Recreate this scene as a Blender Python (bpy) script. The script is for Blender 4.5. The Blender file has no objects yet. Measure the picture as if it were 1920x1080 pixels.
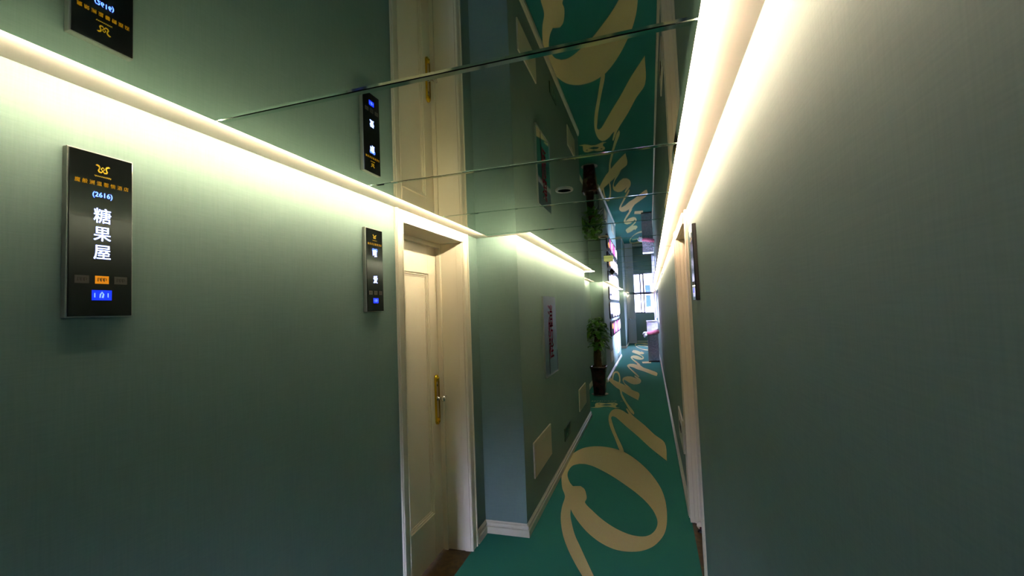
import bpy, bmesh, math, random
from mathutils import Vector, Matrix
from mathutils.geometry import tessellate_polygon
random.seed(7)
SC = bpy.context.scene
COL = SC.collection

# ------------------------------------------------------------------ camera, world, exposure
cam_data = bpy.data.cameras.new('camera')
cam_data.sensor_width = 36.0
cam_data.lens = 834.7 / 1920.0 * 36.0
cam_data.clip_start = 0.02
cam = bpy.data.objects.new('camera', cam_data)
COL.objects.link(cam)
YAW, PITCH, ROLL = math.radians(17.105), math.radians(2.88), math.radians(-2.197)
fwd = Vector((-math.sin(YAW) * math.cos(PITCH), math.cos(YAW) * math.cos(PITCH), math.sin(PITCH)))
rgt = Vector((math.cos(YAW), math.sin(YAW), 0))
upv = rgt.cross(fwd)
r2 = rgt * math.cos(ROLL) + upv * math.sin(ROLL)
u2 = -rgt * math.sin(ROLL) + upv * math.cos(ROLL)
cam.matrix_world = Matrix(((r2.x, u2.x, -fwd.x, 0), (r2.y, u2.y, -fwd.y, 0), (r2.z, u2.z, -fwd.z, 1.6), (0, 0, 0, 1)))
SC.camera = cam

SKY_LOW, SKY_HIGH = 2.2, 110.0
world = bpy.data.worlds.new('daylight')
SC.world = world
world.use_nodes = True
bgn = world.node_tree.nodes['Background']
bgn.inputs['Color'].default_value = (0.60, 0.63, 1.0, 1)
# overcast sky, several times brighter overhead than at the horizon
_n = world.node_tree.nodes; _l = world.node_tree.links
_tc = _n.new('ShaderNodeTexCoord'); _sp = _n.new('ShaderNodeSeparateXYZ'); _mr = _n.new('ShaderNodeMapRange')
_mr.inputs['From Min'].default_value = 0.06; _mr.inputs['From Max'].default_value = 0.40
_mr.inputs['To Min'].default_value = SKY_LOW; _mr.inputs['To Max'].default_value = SKY_HIGH
_l.new(_tc.outputs['Generated'], _sp.inputs[0]); _l.new(_sp.outputs['Z'], _mr.inputs['Value']); _l.new(_mr.outputs['Result'], bgn.inputs['Strength'])

SC.view_settings.view_transform = 'Standard'
SC.view_settings.look = 'None'
SC.view_settings.gamma = 1.0
SC.view_settings.use_curve_mapping = False
SC.view_settings.exposure = 0.85
SC.cycles.max_bounces = 14
SC.cycles.diffuse_bounces = 7
SC.cycles.glossy_bounces = 8
SC.cycles.transparent_max_bounces = 12
SC.cycles.caustics_reflective = False
SC.cycles.caustics_refractive = False
SC.cycles.sample_clamp_indirect = 4.0

LED_LEFT = 118.0      # emission of the cove tapes
LED_RIGHT = 118.0

# ------------------------------------------------------------------ place dimensions (metres, camera above the origin, corridor along +Y)
XL, X1, X3, X4 = -1.222, -0.908, -0.9455, -0.94     # left wall planes, step by step
XR, XR2 = 0.2306, 0.2133                             # right wall, near and far of the doorway
ZC, ZM = 2.1505, 2.1316                              # plaster ceiling, mirror face
Y_END, Y_BACK = 20.1, -1.15
GAP = 0.145

# ------------------------------------------------------------------ helpers
def srgb(h):
    h = h.lstrip('#')
    v = [int(h[i:i + 2], 16) / 255 for i in (0, 2, 4)]
    return tuple([(c / 12.92 if c <= 0.04045 else ((c + 0.055) / 1.055) ** 2.4) for c in v] + [1.0])

def mat(name, col, rough=0.5, metal=0.0, spec=0.5, emit=None, strength=0.0, coat=0.0):
    m = bpy.data.materials.new(name)
    m.use_nodes = True
    b = m.node_tree.nodes['Principled BSDF']
    b.inputs['Base Color'].default_value = srgb(col) if isinstance(col, str) else col
    b.inputs['Roughness'].default_value = rough
    b.inputs['Metallic'].default_value = metal
    b.inputs['Specular IOR Level'].default_value = spec
    b.inputs['Coat Weight'].default_value = coat
    if emit:
        b.inputs['Emission Color'].default_value = srgb(emit) if isinstance(emit, str) else emit
        b.inputs['Emission Strength'].default_value = strength
    return m

def noisy(m, c1, c2, scale=(20, 20, 20), detail=4, bump=0.0, bdist=0.002, ntype='noise', rough=None):
    """mix two colours by an object-space texture, optionally bumping the surface"""
    nt = m.node_tree; N = nt.nodes; L = nt.links
    b = N['Principled BSDF']
    tc = N.new('ShaderNodeTexCoord'); mp = N.new('ShaderNodeMapping')
    mp.inputs['Scale'].default_value = scale
    L.new(tc.outputs['Object'], mp.inputs['Vector'])
    if ntype == 'noise':
        t = N.new('ShaderNodeTexNoise'); t.inputs['Detail'].default_value = detail; t.inputs['Scale'].default_value = 1.0
        fac = t.outputs['Fac']
    else:
        t = N.new('ShaderNodeTexVoronoi'); t.inputs['Scale'].default_value = 1.0
        fac = t.outputs['Distance']
    L.new(mp.outputs['Vector'], t.inputs['Vector'])
    rp = N.new('ShaderNodeValToRGB')
    rp.color_ramp.elements[0].position = 0.3; rp.color_ramp.elements[1].position = 0.7
    rp.color_ramp.elements[0].color = srgb(c1); rp.color_ramp.elements[1].color = srgb(c2)
    L.new(fac, rp.inputs['Fac']); L.new(rp.outputs['Color'], b.inputs['Base Color'])
    if bump:
        bp = N.new('ShaderNodeBump'); bp.inputs['Strength'].default_value = bump; bp.inputs['Distance'].default_value = bdist
        L.new(fac, bp.inputs['Height']); L.new(bp.outputs['Normal'], b.inputs['Normal'])
    return m

def link(name, bm, mats, parent=None, smooth=False, bevel=0.0, segs=2):
    me = bpy.data.meshes.new(name)
    bmesh.ops.recalc_face_normals(bm, faces=bm.faces)
    bm.to_mesh(me); bm.free()
    for m in (mats if isinstance(mats, (list, tuple)) else [mats]):
        me.materials.append(m)
    if smooth:
        for p in me.polygons: p.use_smooth = True
    o = bpy.data.objects.new(name, me)
    COL.objects.link(o)
    if parent: o.parent = parent
    if bevel:
        md = o.modifiers.new('bevel', 'BEVEL'); md.width = bevel; md.segments = segs; md.limit_method = 'ANGLE'
    return o

def thing(name, label, cat, loc=(0, 0, 0), rz=0.0, group=None):
    o = bpy.data.objects.new(name, None); COL.objects.link(o)
    o.empty_display_size = 0.1
    o.location = loc; o.rotation_euler = (0, 0, rz)
    o['label'] = label; o['category'] = cat
    if group: o['group'] = group
    return o

def tag(o, label, cat, group=None, kind=None):
    o['label'] = label; o['category'] = cat
    if group: o['group'] = group
    if kind: o['kind'] = kind
    return o

def struct(o, label=None):
    o['kind'] = 'structure'
    if label: o['label'] = label; o['category'] = o.name.split('_')[0].split('.')[0]
    return o

def box(bm, x0, x1, y0, y1, z0, z1, mi=0):
    v = [bm.verts.new(p) for p in ((x0, y0, z0), (x1, y0, z0), (x1, y1, z0), (x0, y1, z0), (x0, y0, z1), (x1, y0, z1), (x1, y1, z1), (x0, y1, z1))]
    for f in ((0, 3, 2, 1), (4, 5, 6, 7), (0, 1, 5, 4), (1, 2, 6, 5), (2, 3, 7, 6), (3, 0, 4, 7)):
        fc = bm.faces.new([v[i] for i in f]); fc.material_index = mi

def tube(bm, pts, rad, seg=8, mi=0, caps=True):
    """rad: number or list, round tube along points"""
    pts = [Vector(p) for p in pts]
    rs = rad if isinstance(rad, (list, tuple)) else [rad] * len(pts)
    rings = []; prev = None
    for i, p in enumerate(pts):
        d = (pts[min(i + 1, len(pts) - 1)] - pts[max(i - 1, 0)]).normalized()
        if prev is None:
            a = d.orthogonal().normalized()
        else:
            a = (prev - d * prev.dot(d)).normalized()
        prev = a; b = d.cross(a)
        rings.append([bm.verts.new(p + (a * math.cos(2 * math.pi * k / seg) + b * math.sin(2 * math.pi * k / seg)) * rs[i]) for k in range(seg)])
    for i in range(len(rings) - 1):
        for k in range(seg):
            f = bm.faces.new((rings[i][k], rings[i][(k + 1) % seg], rings[i + 1][(k + 1) % seg], rings[i + 1][k])); f.material_index = mi; f.smooth = True
    if caps:
        for r in (rings[0][::-1], rings[-1]):
            f = bm.faces.new(r); f.material_index = mi

def lathe(bm, prof, c=(0, 0, 0), seg=24, axis='z', mi=0):
    rings = []
    for r, h in prof:
        ring = []
        for k in range(seg):
            a = 2 * math.pi * k / seg
            p = (r * math.cos(a), r * math.sin(a), h)
            if axis == 'x': p = (p[2], p[0], p[1])
            if axis == 'y': p = (p[0], p[2], p[1])
            ring.append(bm.verts.new((c[0] + p[0], c[1] + p[1], c[2] + p[2])))
        rings.append(ring)
    for i in range(len(rings) - 1):
        for k in range(seg):
            f = bm.faces.new((rings[i][k], rings[i][(k + 1) % seg], rings[i + 1][(k + 1) % seg], rings[i + 1][k])); f.smooth = True; f.material_index = mi
    for r, e in ((rings[0][::-1], prof[0][0]), (rings[-1], prof[-1][0])):
        if e > 1e-5:
            f = bm.faces.new(r); f.material_index = mi
    bmesh.ops.remove_doubles(bm, verts=bm.verts, dist=1e-6)

def flat_poly(bm, loops, place, mi=0):
    """triangulated flat shape with holes; place(u,v) -> 3D"""
    vl = [[Vector((p[0], p[1], 0)) for p in lp] for lp in loops]
    allp = [p for lp in vl for p in lp]
    vs = [bm.verts.new(place(p.x, p.y)) for p in allp]
    for t in tessellate_polygon(vl):
        try:
            f = bm.faces.new([vs[i] for i in t]); f.material_index = mi
        except ValueError:
            pass

def rect_poly(bm, place, x0, x1, y0, y1, mi=0):
    flat_poly(bm, [[(x0, y0), (x1, y0), (x1, y1), (x0, y1)]], place, mi)

def ribbon(bm, pts, place, mi=0):
    """pts: (x,y,width); a flat stroke"""
    n = len(pts); L = []; R = []
    for i, (x, y, w) in enumerate(pts):
        a = pts[max(i - 1, 0)]; b = pts[min(i + 1, n - 1)]
        dx, dy = b[0] - a[0], b[1] - a[1]; l = math.hypot(dx, dy) or 1
        L.append(bm.verts.new(place(x - dy / l * w / 2, y + dx / l * w / 2)))
        R.append(bm.verts.new(place(x + dy / l * w / 2, y - dx / l * w / 2)))
    for i in range(n - 1):
        f = bm.faces.new((L[i], L[i + 1], R[i + 1], R[i])); f.material_index = mi

def text_bm(s, size, place, bold=0.0, squash=1.0):
    """the outlines of a piece of writing, centred, laid into place(u,v)"""
    cu = bpy.data.curves.new('t', 'FONT'); cu.body = s; cu.size = size
    cu.align_x = 'CENTER'; cu.align_y = 'CENTER'; cu.resolution_u = 3
    ob = bpy.data.objects.new('t', cu); COL.objects.link(ob)
    dg = bpy.context.evaluated_depsgraph_get()
    me = bpy.data.meshes.new_from_object(ob.evaluated_get(dg))
    xs = [v.co.x for v in me.vertices] or [0]; ys = [v.co.y for v in me.vertices] or [0]
    cx, cy = (min(xs) + max(xs)) / 2, (min(ys) + max(ys)) / 2
    bm = bmesh.new(); bm.from_mesh(me)
    for v in bm.verts: v.co = Vector(((v.co.x - cx) * squash, v.co.y - cy, 0))
    if bold:                                   # heavier strokes: the same outlines laid again a little to each side
        src = bmesh.ops.duplicate
        base = list(bm.verts) + list(bm.edges) + list(bm.faces)
        for dx, dy in ((bold, 0), (-bold, 0), (0, bold * .7), (0, -bold * .7)):
            d = src(bm, geom=base)
            for v in [g for g in d['geom'] if isinstance(g, bmesh.types.BMVert)]: v.co += Vector((dx, dy, 0))
    for v in bm.verts: v.co = Vector(place(v.co.x, v.co.y))
    bpy.data.objects.remove(ob); bpy.data.curves.remove(cu); bpy.data.meshes.remove(me)
    return bm

# outlines of the script woven into the carpet (metres on the floor)
CARPET_STROKES=[
 [[(-0.7757,3.8223),(-0.8292,3.9855),(-0.8748,4.1822),(-0.8979,4.3212),(-0.912,4.5074),(-0.9173,4.712),(-0.9028,4.8967),(-0.8647,5.0414),(-0.8,5.1704),(-0.6968,5.2444),(-0.5852,5.2499),(-0.4852,5.2123),(-0.4134,5.1576),(-0.3568,5.1022),(-0.2729,4.971),(-0.1803,4.7822),(-0.0953,4.5617),(-0.0298,4.3366),(0.0136,4.1316),(0.0358,3.9307),(0.043,3.7467),(0.0399,3.5777),(0.0293,3.4402),(0.0112,3.337),(-0.0193,3.245),(-0.0599,3.1627),(-0.1066,3.1081),(-0.1527,3.076),(-0.2065,3.0589),(-0.2613,3.0569),(-0.3179,3.0717),(-0.3868,3.1164),(-0.4522,3.18),(-0.5251,3.2752),(-0.5972,3.3969),(-0.6529,3.5086),(-0.6861,3.5891),(-0.6699,3.4836),(-0.6357,3.3489),(-0.5876,3.1927),(-0.5256,3.0395),(-0.4641,2.8886),(-0.4032,2.7419),(-0.3746,2.6747),(-0.4368,2.6598),(-0.4694,2.7261),(-0.5256,2.8321),(-0.6002,2.9908),(-0.6647,3.1577),(-0.7141,3.3315),(-0.7463,3.4882),(-0.7637,3.6412)],
  [(-0.846,4.348),(-0.8485,4.4667),(-0.8297,4.5775),(-0.7756,4.6358),(-0.7125,4.6367),(-0.6316,4.59),(-0.5223,4.4784),(-0.4179,4.3516),(-0.3073,4.192),(-0.2057,4.0326),(-0.1224,3.8729),(-0.0651,3.7234),(-0.0371,3.6014),(-0.0288,3.5032),(-0.0395,3.4155),(-0.0669,3.337),(-0.104,3.2901),(-0.149,3.2747),(-0.2074,3.2823),(-0.277,3.3201),(-0.3511,3.3834),(-0.4319,3.4777),(-0.5109,3.5938),(-0.5907,3.7301),(-0.5905,3.8107),(-0.6043,3.897),(-0.6373,4.0111),(-0.6784,4.0674),(-0.7162,4.0597),(-0.7449,4.0509),(-0.7833,4.1248),(-0.8231,4.2393)]],
 [[(-0.4012,5.1283),(-0.4955,5.6198),(-0.5828,6.0731),(-0.6338,6.4116),(-0.6575,6.6857),(-0.6584,6.9291),(-0.6377,7.1109),(-0.5997,7.2065),(-0.5492,7.1963),(-0.4802,7.0908),(-0.42,6.9418),(-0.3824,6.871),(-0.438,7.2188),(-0.4266,7.262),(-0.3402,6.8768),(-0.2923,6.7012),(-0.1565,6.2903),(-0.0315,5.8519),(0.0804,5.5227),(0.0844,4.8856),(0.0382,4.998),(-0.0808,5.3029),(-0.2192,5.7168),(-0.3818,6.1642),(-0.4753,6.4349),(-0.5604,6.6634),(-0.602,6.7116),(-0.6186,6.6552),(-0.5938,6.4509),(-0.5373,6.0802),(-0.4536,5.6268),(-0.3755,5.24),(-0.356,5.0845),(-0.3711,5.0511)]],
 [[(-1.0587,10.5048),(-0.945,10.5472),(-0.8848,10.1405),(-0.6942,9.6599),(-0.556,9.3216),(-0.4036,8.8421),(-0.2745,8.5402),(-0.2702,7.8897),(-0.4151,8.2296),(-0.5875,8.6981),(-0.5688,8.4547),(-0.5209,8.1387),(-0.4604,7.767),(-0.3887,7.3948),(-0.325,7.0912),(-0.3058,6.9476),(-0.3108,6.8435),(-0.3658,7.02),(-0.4568,7.5343),(-0.5257,7.9235),(-0.5894,8.3584),(-0.6424,8.8473),(-0.7126,9.0558),(-0.8198,9.4494),(-0.9431,9.9472)]],
 [[(-0.8804,10.0858),(-0.9135,10.5861),(-0.9253,11.1228),(-0.8997,11.3518),(-0.8497,11.3531),(-0.7892,11.0611),(-0.7324,10.5196),(-0.6885,9.8965),(-0.6798,9.5928),(-0.705,9.6717),(-0.7315,10.1627),(-0.7702,10.5923),(-0.8232,10.9628),(-0.8663,11.0833),(-0.8876,10.9767),(-0.8812,10.5875),(-0.8545,10.0532)]],
 [[(-0.4463,8.9964),(-0.5455,9.3051),(-0.6078,9.647),(-0.649,9.9646),(-0.6582,10.236),(-0.6336,10.4146),(-0.5746,10.5414),(-0.4979,10.5302),(-0.4163,10.3538),(-0.3529,10.1695),(-0.4233,10.5703),(-0.4105,10.6828),(-0.2851,10.1528),(-0.2611,9.8581),(-0.279,9.608),(-0.3294,9.4727),(-0.3967,9.4501),(-0.4707,9.5948),(-0.5402,9.8087),(-0.615,10.0668),(-0.6234,9.9332),(-0.5796,9.5874),(-0.4718,9.1581),(-0.4045,8.8679)]],
 [[(-0.3179,10.3884),(-0.3445,10.497),(-0.45,11.0437),(-0.5429,11.5741),(-0.6303,12.0731),(-0.6668,12.3673),(-0.661,12.6189),(-0.6162,12.8114),(-0.5328,12.8105),(-0.4327,12.6174),(-0.3805,12.3854),(-0.4316,12.7899),(-0.4038,12.8579),(-0.3188,12.4309),(-0.2395,12.0329),(-0.0859,11.6225),(0.075,11.1329),(0.0695,10.6141),(0.0298,10.6455),(-0.0857,10.9488),(-0.2305,11.3472),(-0.3854,11.6977),(-0.4942,12.0308),(-0.6041,12.2498),(-0.5835,12.0301),(-0.4739,11.4414),(-0.3868,10.9738),(-0.3144,10.5312)]],
 [[(-0.3211,12.5511),(-0.4013,12.7605),(-0.5451,13.5111),(-0.6413,14.1999),(-0.6483,14.7231),(-0.5817,14.9815),(-0.4673,14.8421),(-0.3485,14.3311),(-0.3191,14.1496),(-0.3015,14.2683),(-0.3274,14.6406),(-0.448,15.175),(-0.5906,15.6803),(-0.6775,16.0622),(-0.6575,16.7814),(-0.5438,16.6037),(-0.3802,16.0351),(-0.3696,16.2658),(-0.2655,15.6536),(-0.2964,15.3017),(-0.4084,15.2822),(-0.3024,14.7672),(-0.2584,14.2662),(-0.2761,13.8577),(-0.337,13.7136),(-0.4276,13.8065),(-0.5243,14.0405),(-0.603,14.3436),(-0.5593,13.9257),(-0.4384,13.2634)]],
 [[(-0.5847,18.0686),(-0.6774,18.9993),(-0.6584,19.7298),(-0.5449,19.9421),(-0.3422,19.8573),(-0.0529,19.5067),(-0.0541,18.7508),(-0.2613,18.995),(-0.4064,19.3458),(-0.5522,19.4829),(-0.6272,19.2733),(-0.6324,18.8433),(-0.5403,17.9661),(-0.4042,17.3211),(-0.2424,16.9883),(-0.057,16.8321),(-0.0575,16.4722),(-0.2548,16.6879),(-0.4351,17.2717)]],
 [[(-0.5556,18.5616),(-0.5522,18.7676),(-0.3255,18.5875),(-0.0554,17.8988),(-0.0878,17.679),(-0.3223,18.3448)]],
 [[(-0.3021,13.2812),(-0.0622,13.3803),(-0.0453,12.9317),(-0.2744,12.8955)]],
 [[(-0.9862,7.2448),(-0.9258,7.3012),(-0.9492,7.5176),(-0.9356,7.607),(-0.883,7.6309),(-0.7758,7.5816),(-0.7366,7.6302),(-0.6481,7.6581),(-0.5967,7.594),(-0.5874,7.5092),(-0.6083,7.4061),(-0.5877,7.3108),(-0.5343,7.2822),(-0.6042,7.2527),(-0.663,7.3014),(-0.7257,7.3423),(-0.7943,7.3257),(-0.8319,7.2803),(-0.8834,7.2384)],
  [(-0.8489,7.4439),(-0.7782,7.5292),(-0.7057,7.5207),(-0.6755,7.4564),(-0.763,7.4039)],
  [(-0.9097,7.5397),(-0.8738,7.5439),(-0.8737,7.5093),(-0.8984,7.5029)],
  [(-0.6629,7.5688),(-0.6312,7.576),(-0.632,7.538),(-0.6603,7.5347)]],
]

# ------------------------------------------------------------------ materials
def wallpaper(name, c1, c2):
    m = mat(name, c1, 0.6, spec=0.3)
    nt = m.node_tree; N = nt.nodes; L = nt.links; b = N['Principled BSDF']
    tc = N.new('ShaderNodeTexCoord')
    def tex(scale, detail=3):
        mp = N.new('ShaderNodeMapping'); mp.inputs['Scale'].default_value = scale
        t = N.new('ShaderNodeTexNoise'); t.inputs['Scale'].default_value = 1.0; t.inputs['Detail'].default_value = detail
        L.new(tc.outputs['Object'], mp.inputs['Vector']); L.new(mp.outputs['Vector'], t.inputs['Vector'])
        return t.outputs['Fac']
    a = tex((260, 260, 10)); c = tex((14, 14, 320)); d = tex((3, 3, 3))
    add = N.new('ShaderNodeMath'); add.operation = 'ADD'; L.new(a, add.inputs[0]); L.new(c, add.inputs[1])
    half = N.new('ShaderNodeMath'); half.operation = 'MULTIPLY'; half.inputs[1].default_value = 0.5; L.new(add.outputs[0], half.inputs[0])
    mix2 = N.new('ShaderNodeMath'); mix2.operation = 'MULTIPLY_ADD'; mix2.inputs[1].default_value = 0.35; L.new(d, mix2.inputs[0])
    k = N.new('ShaderNodeMath'); k.operation = 'MULTIPLY'; k.inputs[1].default_value = 0.65; L.new(half.outputs[0], k.inputs[0]); L.new(k.outputs[0], mix2.inputs[2])
    rp = N.new('ShaderNodeValToRGB'); rp.color_ramp.elements[0].position = 0.30; rp.color_ramp.elements[1].position = 0.70
    rp.color_ramp.elements[0].color = srgb(c1); rp.color_ramp.elements[1].color = srgb(c2)
    L.new(mix2.outputs[0], rp.inputs['Fac']); L.new(rp.outputs['Color'], b.inputs['Base Color'])
    bp = N.new('ShaderNodeBump'); bp.inputs['Strength'].default_value = 0.12; bp.inputs['Distance'].default_value = 0.0004
    L.new(half.outputs[0], bp.inputs['Height']); L.new(bp.outputs['Normal'], b.inputs['Normal'])
    return m

M_WALL = wallpaper('teal_wallpaper', '#718b84', '#809891')
M_PLASTER = noisy(mat('ceiling_plaster', '#e9e2d4', 0.85), '#e4dccd', '#efe8da', (3, 3, 3))
M_CREAM = noisy(mat('cream_gloss_paint', '#f3e9d0', 0.32), '#f1e6cc', '#f6edd6', (4, 4, 1.5))
M_BASE = noisy(mat('baseboard_paint', '#e0d9c2', 0.28), '#dbd3ba', '#e6dfc9', (8, 8, 8))
M_DOORW = mat('white_door_paint', '#dfe3ea', 0.35)
M_CARPET = noisy(mat('teal_carpet', '#2a7269', 0.92, spec=0.15), '#226862', '#2b746c', (300, 300, 300), bump=0.3, bdist=0.001)
M_CARPET_LETTER = noisy(mat('sand_carpet', '#ecd898', 0.92, spec=0.15), '#f2dc98', '#f9e9ae', (300, 300, 300), bump=0.3, bdist=0.001)
M_STONE = noisy(mat('brown_marble', '#3a2c16', 0.35), '#2b2012', '#5b4620', (26, 26, 26), detail=8)
M_MIRROR = mat('tinted_mirror', (0.76, 0.86, 0.79, 1), 0.015, metal=1.0)
M_MIRROR_EDGE = mat('mirror_bevel', (0.62, 0.80, 0.70, 1), 0.08, metal=1.0)
M_DARKBOARD = mat('dark_backing_board', '#1b1f1c', 0.7)
M_LED_L = mat('left_tape_glow', '#fff2d8', 0.5, emit='#ffebc6', strength=LED_LEFT)
M_LED_R = mat('right_tape_glow', '#fff2e0', 0.5, emit='#ffddc0', strength=LED_RIGHT)
M_ALU = mat('brushed_aluminium', '#b9bcb4', 0.3, metal=0.9)
M_BLACKGLASS = mat('black_gloss_glass', '#070809', 0.06, spec=0.7)
M_GOLDPRINT = mat('gold_print', '#c9a017', 0.4, emit='#c8a010', strength=0.15)
M_WHITELIT = mat('lit_white_character', '#dfe6ff', 0.4, emit='#bccaff', strength=.75)
M_BLUELIT = mat('lit_blue_button', '#1030ff', 0.4, emit='#0a28ff', strength=.9)
M_BLUEDIM = mat('lit_pale_blue_mark', '#8fb4ff', 0.4, emit='#88acff', strength=.8)
M_AMBER = mat('lit_amber_button', '#e09018', 0.4, emit='#d98410', strength=0.4)
M_GREYBTN = mat('unlit_grey_button', '#4a4844', 0.5)
M_DARKINK = mat('dark_print', '#1a1208', 0.5)
M_GOLD = mat('polished_brass', '#e0bc28', 0.24, metal=0.75)
M_CHROME = mat('chrome', '#f2f0ea', 0.16, metal=0.85)
M_SATIN = mat('satin_nickel', '#b7a27c', 0.45, metal=0.35)
M_PLATE = mat('cream_plastic_plate', '#e6dcc4', 0.35)
M_RED = mat('red_lettering', '#d01a44', 0.6, spec=0.1)
M_CLEARMIRROR = mat('cabinet_mirror', (0.88, 0.90, 0.95, 1), 0.03, metal=1.0)
M_EXIT = mat('dark_green_sign', '#0d3a22', 0.3)
M_EXITINK = mat('pale_green_mark', '#8fb594', 0.4)
M_BLACK = mat('black_paint', '#0c0c0e', 0.4)
M_DARKFRAME = mat('dark_window_frame', '#1c2434', 0.4)
M_POT = noisy(mat('maroon_glazed_pot', '#3a1214', 0.25), '#241010', '#3a1616', (10, 10, 10))
M_SAUCER = mat('pale_saucer', '#a9a79b', 0.5)
M_TRUNK = noisy(mat('mossy_trunk', '#3a2a16', 0.9), '#2b2012', '#554022', (40, 40, 12), bump=0.8, bdist=0.01)
M_SOIL = noisy(mat('potting_soil', '#22170e', 0.95), '#1a120a', '#35261a', (60, 60, 60), bump=0.8, bdist=0.01)
M_LEAF = noisy(mat('green_leaf', '#2c5a1e', 0.3), '#336b20', '#64a038', (9, 9, 9))
M_PINK = noisy(mat('pink_satin', '#e0779a', 0.45), '#d8648c', '#eda3b8', (20, 20, 20))
M_PALEWRAP = mat('pale_ribbon', '#cfe0e6', 0.4)

# ------------------------------------------------------------------ the shell
TH = 0.55
DY0, DY1, DZ = 2.044, 2.827, 2.083        # left doorway
RY0, RY1 = 2.86, 3.56                      # right doorway
bm = bmesh.new()
WX = XL - TH
for (xa, y0, y1, z0, z1) in ((XL, Y_BACK, DY0 - .013, 0, 2.3), (XL, DY0 - .013, DY1 + .013, DZ + .013, 2.3), (XL, DY1 + .013, 3.1, 0, 2.3), (X1, 3.1, 6.62, 0, 2.3), (XL, 6.62, 9.7, 0, 2.3),
                             (X3, 9.7, 14.6, 0, 2.3), (-1.16, 14.6, 17.5, 0, 2.3), (X4, 17.5, Y_END + .2, 0, 2.3)):
    box(bm, WX, xa, y0, y1, z0, z1)
struct(link('wall_left', bm, M_WALL))
bm = bmesh.new()
for (xa, y0, y1, z0, z1) in ((XR, Y_BACK, RY0 - .013, 0, 2.3), (XR, RY0 - .013, RY1 + .013, DZ + .013, 2.3), (XR2, RY1 + .013, 12.2, 0, 2.3), (XR2, 12.2, 17.6, 0, 0.95), (XR2, 12.2, 17.6, 2.02, 2.3), (XR2, 17.6, Y_END + .2, 0, 2.3)):
    box(bm, xa, XR + TH if y1 < 4 else XR + 0.25, y0, y1, z0, z1)
struct(link('wall_right', bm, M_WALL))
# end wall with the window hole
EWX0, EWX1, EWZ0, EWZ1 = -0.665, 0.205, 1.265, 2.14
bm = bmesh.new()
box(bm, X4, EWX0, Y_END, Y_END + .2, 0, 2.3); box(bm, EWX0, EWX1, Y_END, Y_END + .2, 0, EWZ0)
box(bm, EWX0, EWX1, Y_END, Y_END + .2, EWZ1, 2.3); box(bm, EWX1, XR2, Y_END, Y_END + .2, 0, 2.3)
struct(link('wall_end', bm, M_WALL))
# wall behind the camera; its unseen window is added for bluish fill light
bm = bmesh.new()
BX0, BX1, BZ0, BZ1 = -1.15, -0.62, 0.85, 1.45
for a in ((WX, BX0, 0, 2.3), (BX1, XR + TH, 0, 2.3), (BX0, BX1, 0, BZ0), (BX0, BX1, BZ1, 2.3)):
    box(bm, a[0], a[1], Y_BACK - .15, Y_BACK, a[2], a[3])
struct(link('wall_back', bm, M_WALL))
bm = bmesh.new(); box(bm, WX, XR + TH, Y_BACK - .15, Y_END + .2, ZC, 2.35)
struct(link('ceiling', bm, M_PLASTER))

# floor: teal carpet with woven lettering, and marble in the doorways
bm = bmesh.new()
box(bm, XL - .001, XR, Y_BACK, RY0, -0.05, 0.0); box(bm, XL - .001, XR2, RY0, Y_END, -0.05, 0.0)
def smooth_loop(lp, n=5, sharp=36):
    """round the polygon through its own points, keeping the pen's sharp corners"""
    m = len(lp); P = [Vector(p) for p in lp]; out = []
    def is_sharp(i):
        a = P[i] - P[i - 1]; b = P[(i + 1) % m] - P[i]
        return a.length > 0 and b.length > 0 and math.degrees(a.angle(b)) > sharp
    S = [is_sharp(i) for i in range(m)]
    for i in range(m):
        p0, p1, p2, p3 = P[i - 1], P[i], P[(i + 1) % m], P[(i + 2) % m]
        L = (p2 - p1).length
        t1 = (p2 - p1) if S[i] else ((p2 - p0).normalized() * L)
        t2 = (p2 - p1) if S[(i + 1) % m] else ((p3 - p1).normalized() * L)
        for k in range(n):
            t = k / n
            q = p1 * (2 * t**3 - 3 * t**2 + 1) + t1 * (t**3 - 2 * t**2 + t) + p2 * (-2 * t**3 + 3 * t**2) + t2 * (t**3 - t**2)
            out.append((q.x, q.y))
    return out
for loops in CARPET_STROKES:
    flat_poly(bm, [smooth_loop(l) for l in loops], lambda u, v: (u, v, 0.0012), 1)
# row of small script above the woven emblem
rnd = random.Random(3)
x = -1.03
while x < -0.53:
    w = rnd.uniform(0.02, 0.05)
    if abs(x + 0.62) > 0.02:
        h = rnd.uniform(.035, .06); y0 = 7.765 + (x + 0.78) * 0.1
        ribbon(bm, [(x, y0 - h / 2, .008), (x + w * .3, y0 + h / 2, .010), (x + w * .55, y0 - h / 3, .010), (x + w * .8, y0 + h / 3, .007)], lambda u, v: (u, v, 0.0012), 1)
    x += w + 0.012
fl = struct(link('floor', bm, [M_CARPET, M_CARPET_LETTER]), 'teal corridor carpet with large sand coloured script lettering'); fl['category'] = 'floor'
bm = bmesh.new(); box(bm, WX, XL - .001, DY0 - .3, DY1 + .3, -0.05, -0.003)
struct(link('floor_threshold', bm, M_STONE))
bm = bmesh.new(); box(bm, XR2, XR + TH, RY0 - .1, RY1 + .1, -0.05, -0.003)
struct(link('floor_threshold', bm, M_STONE))

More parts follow.
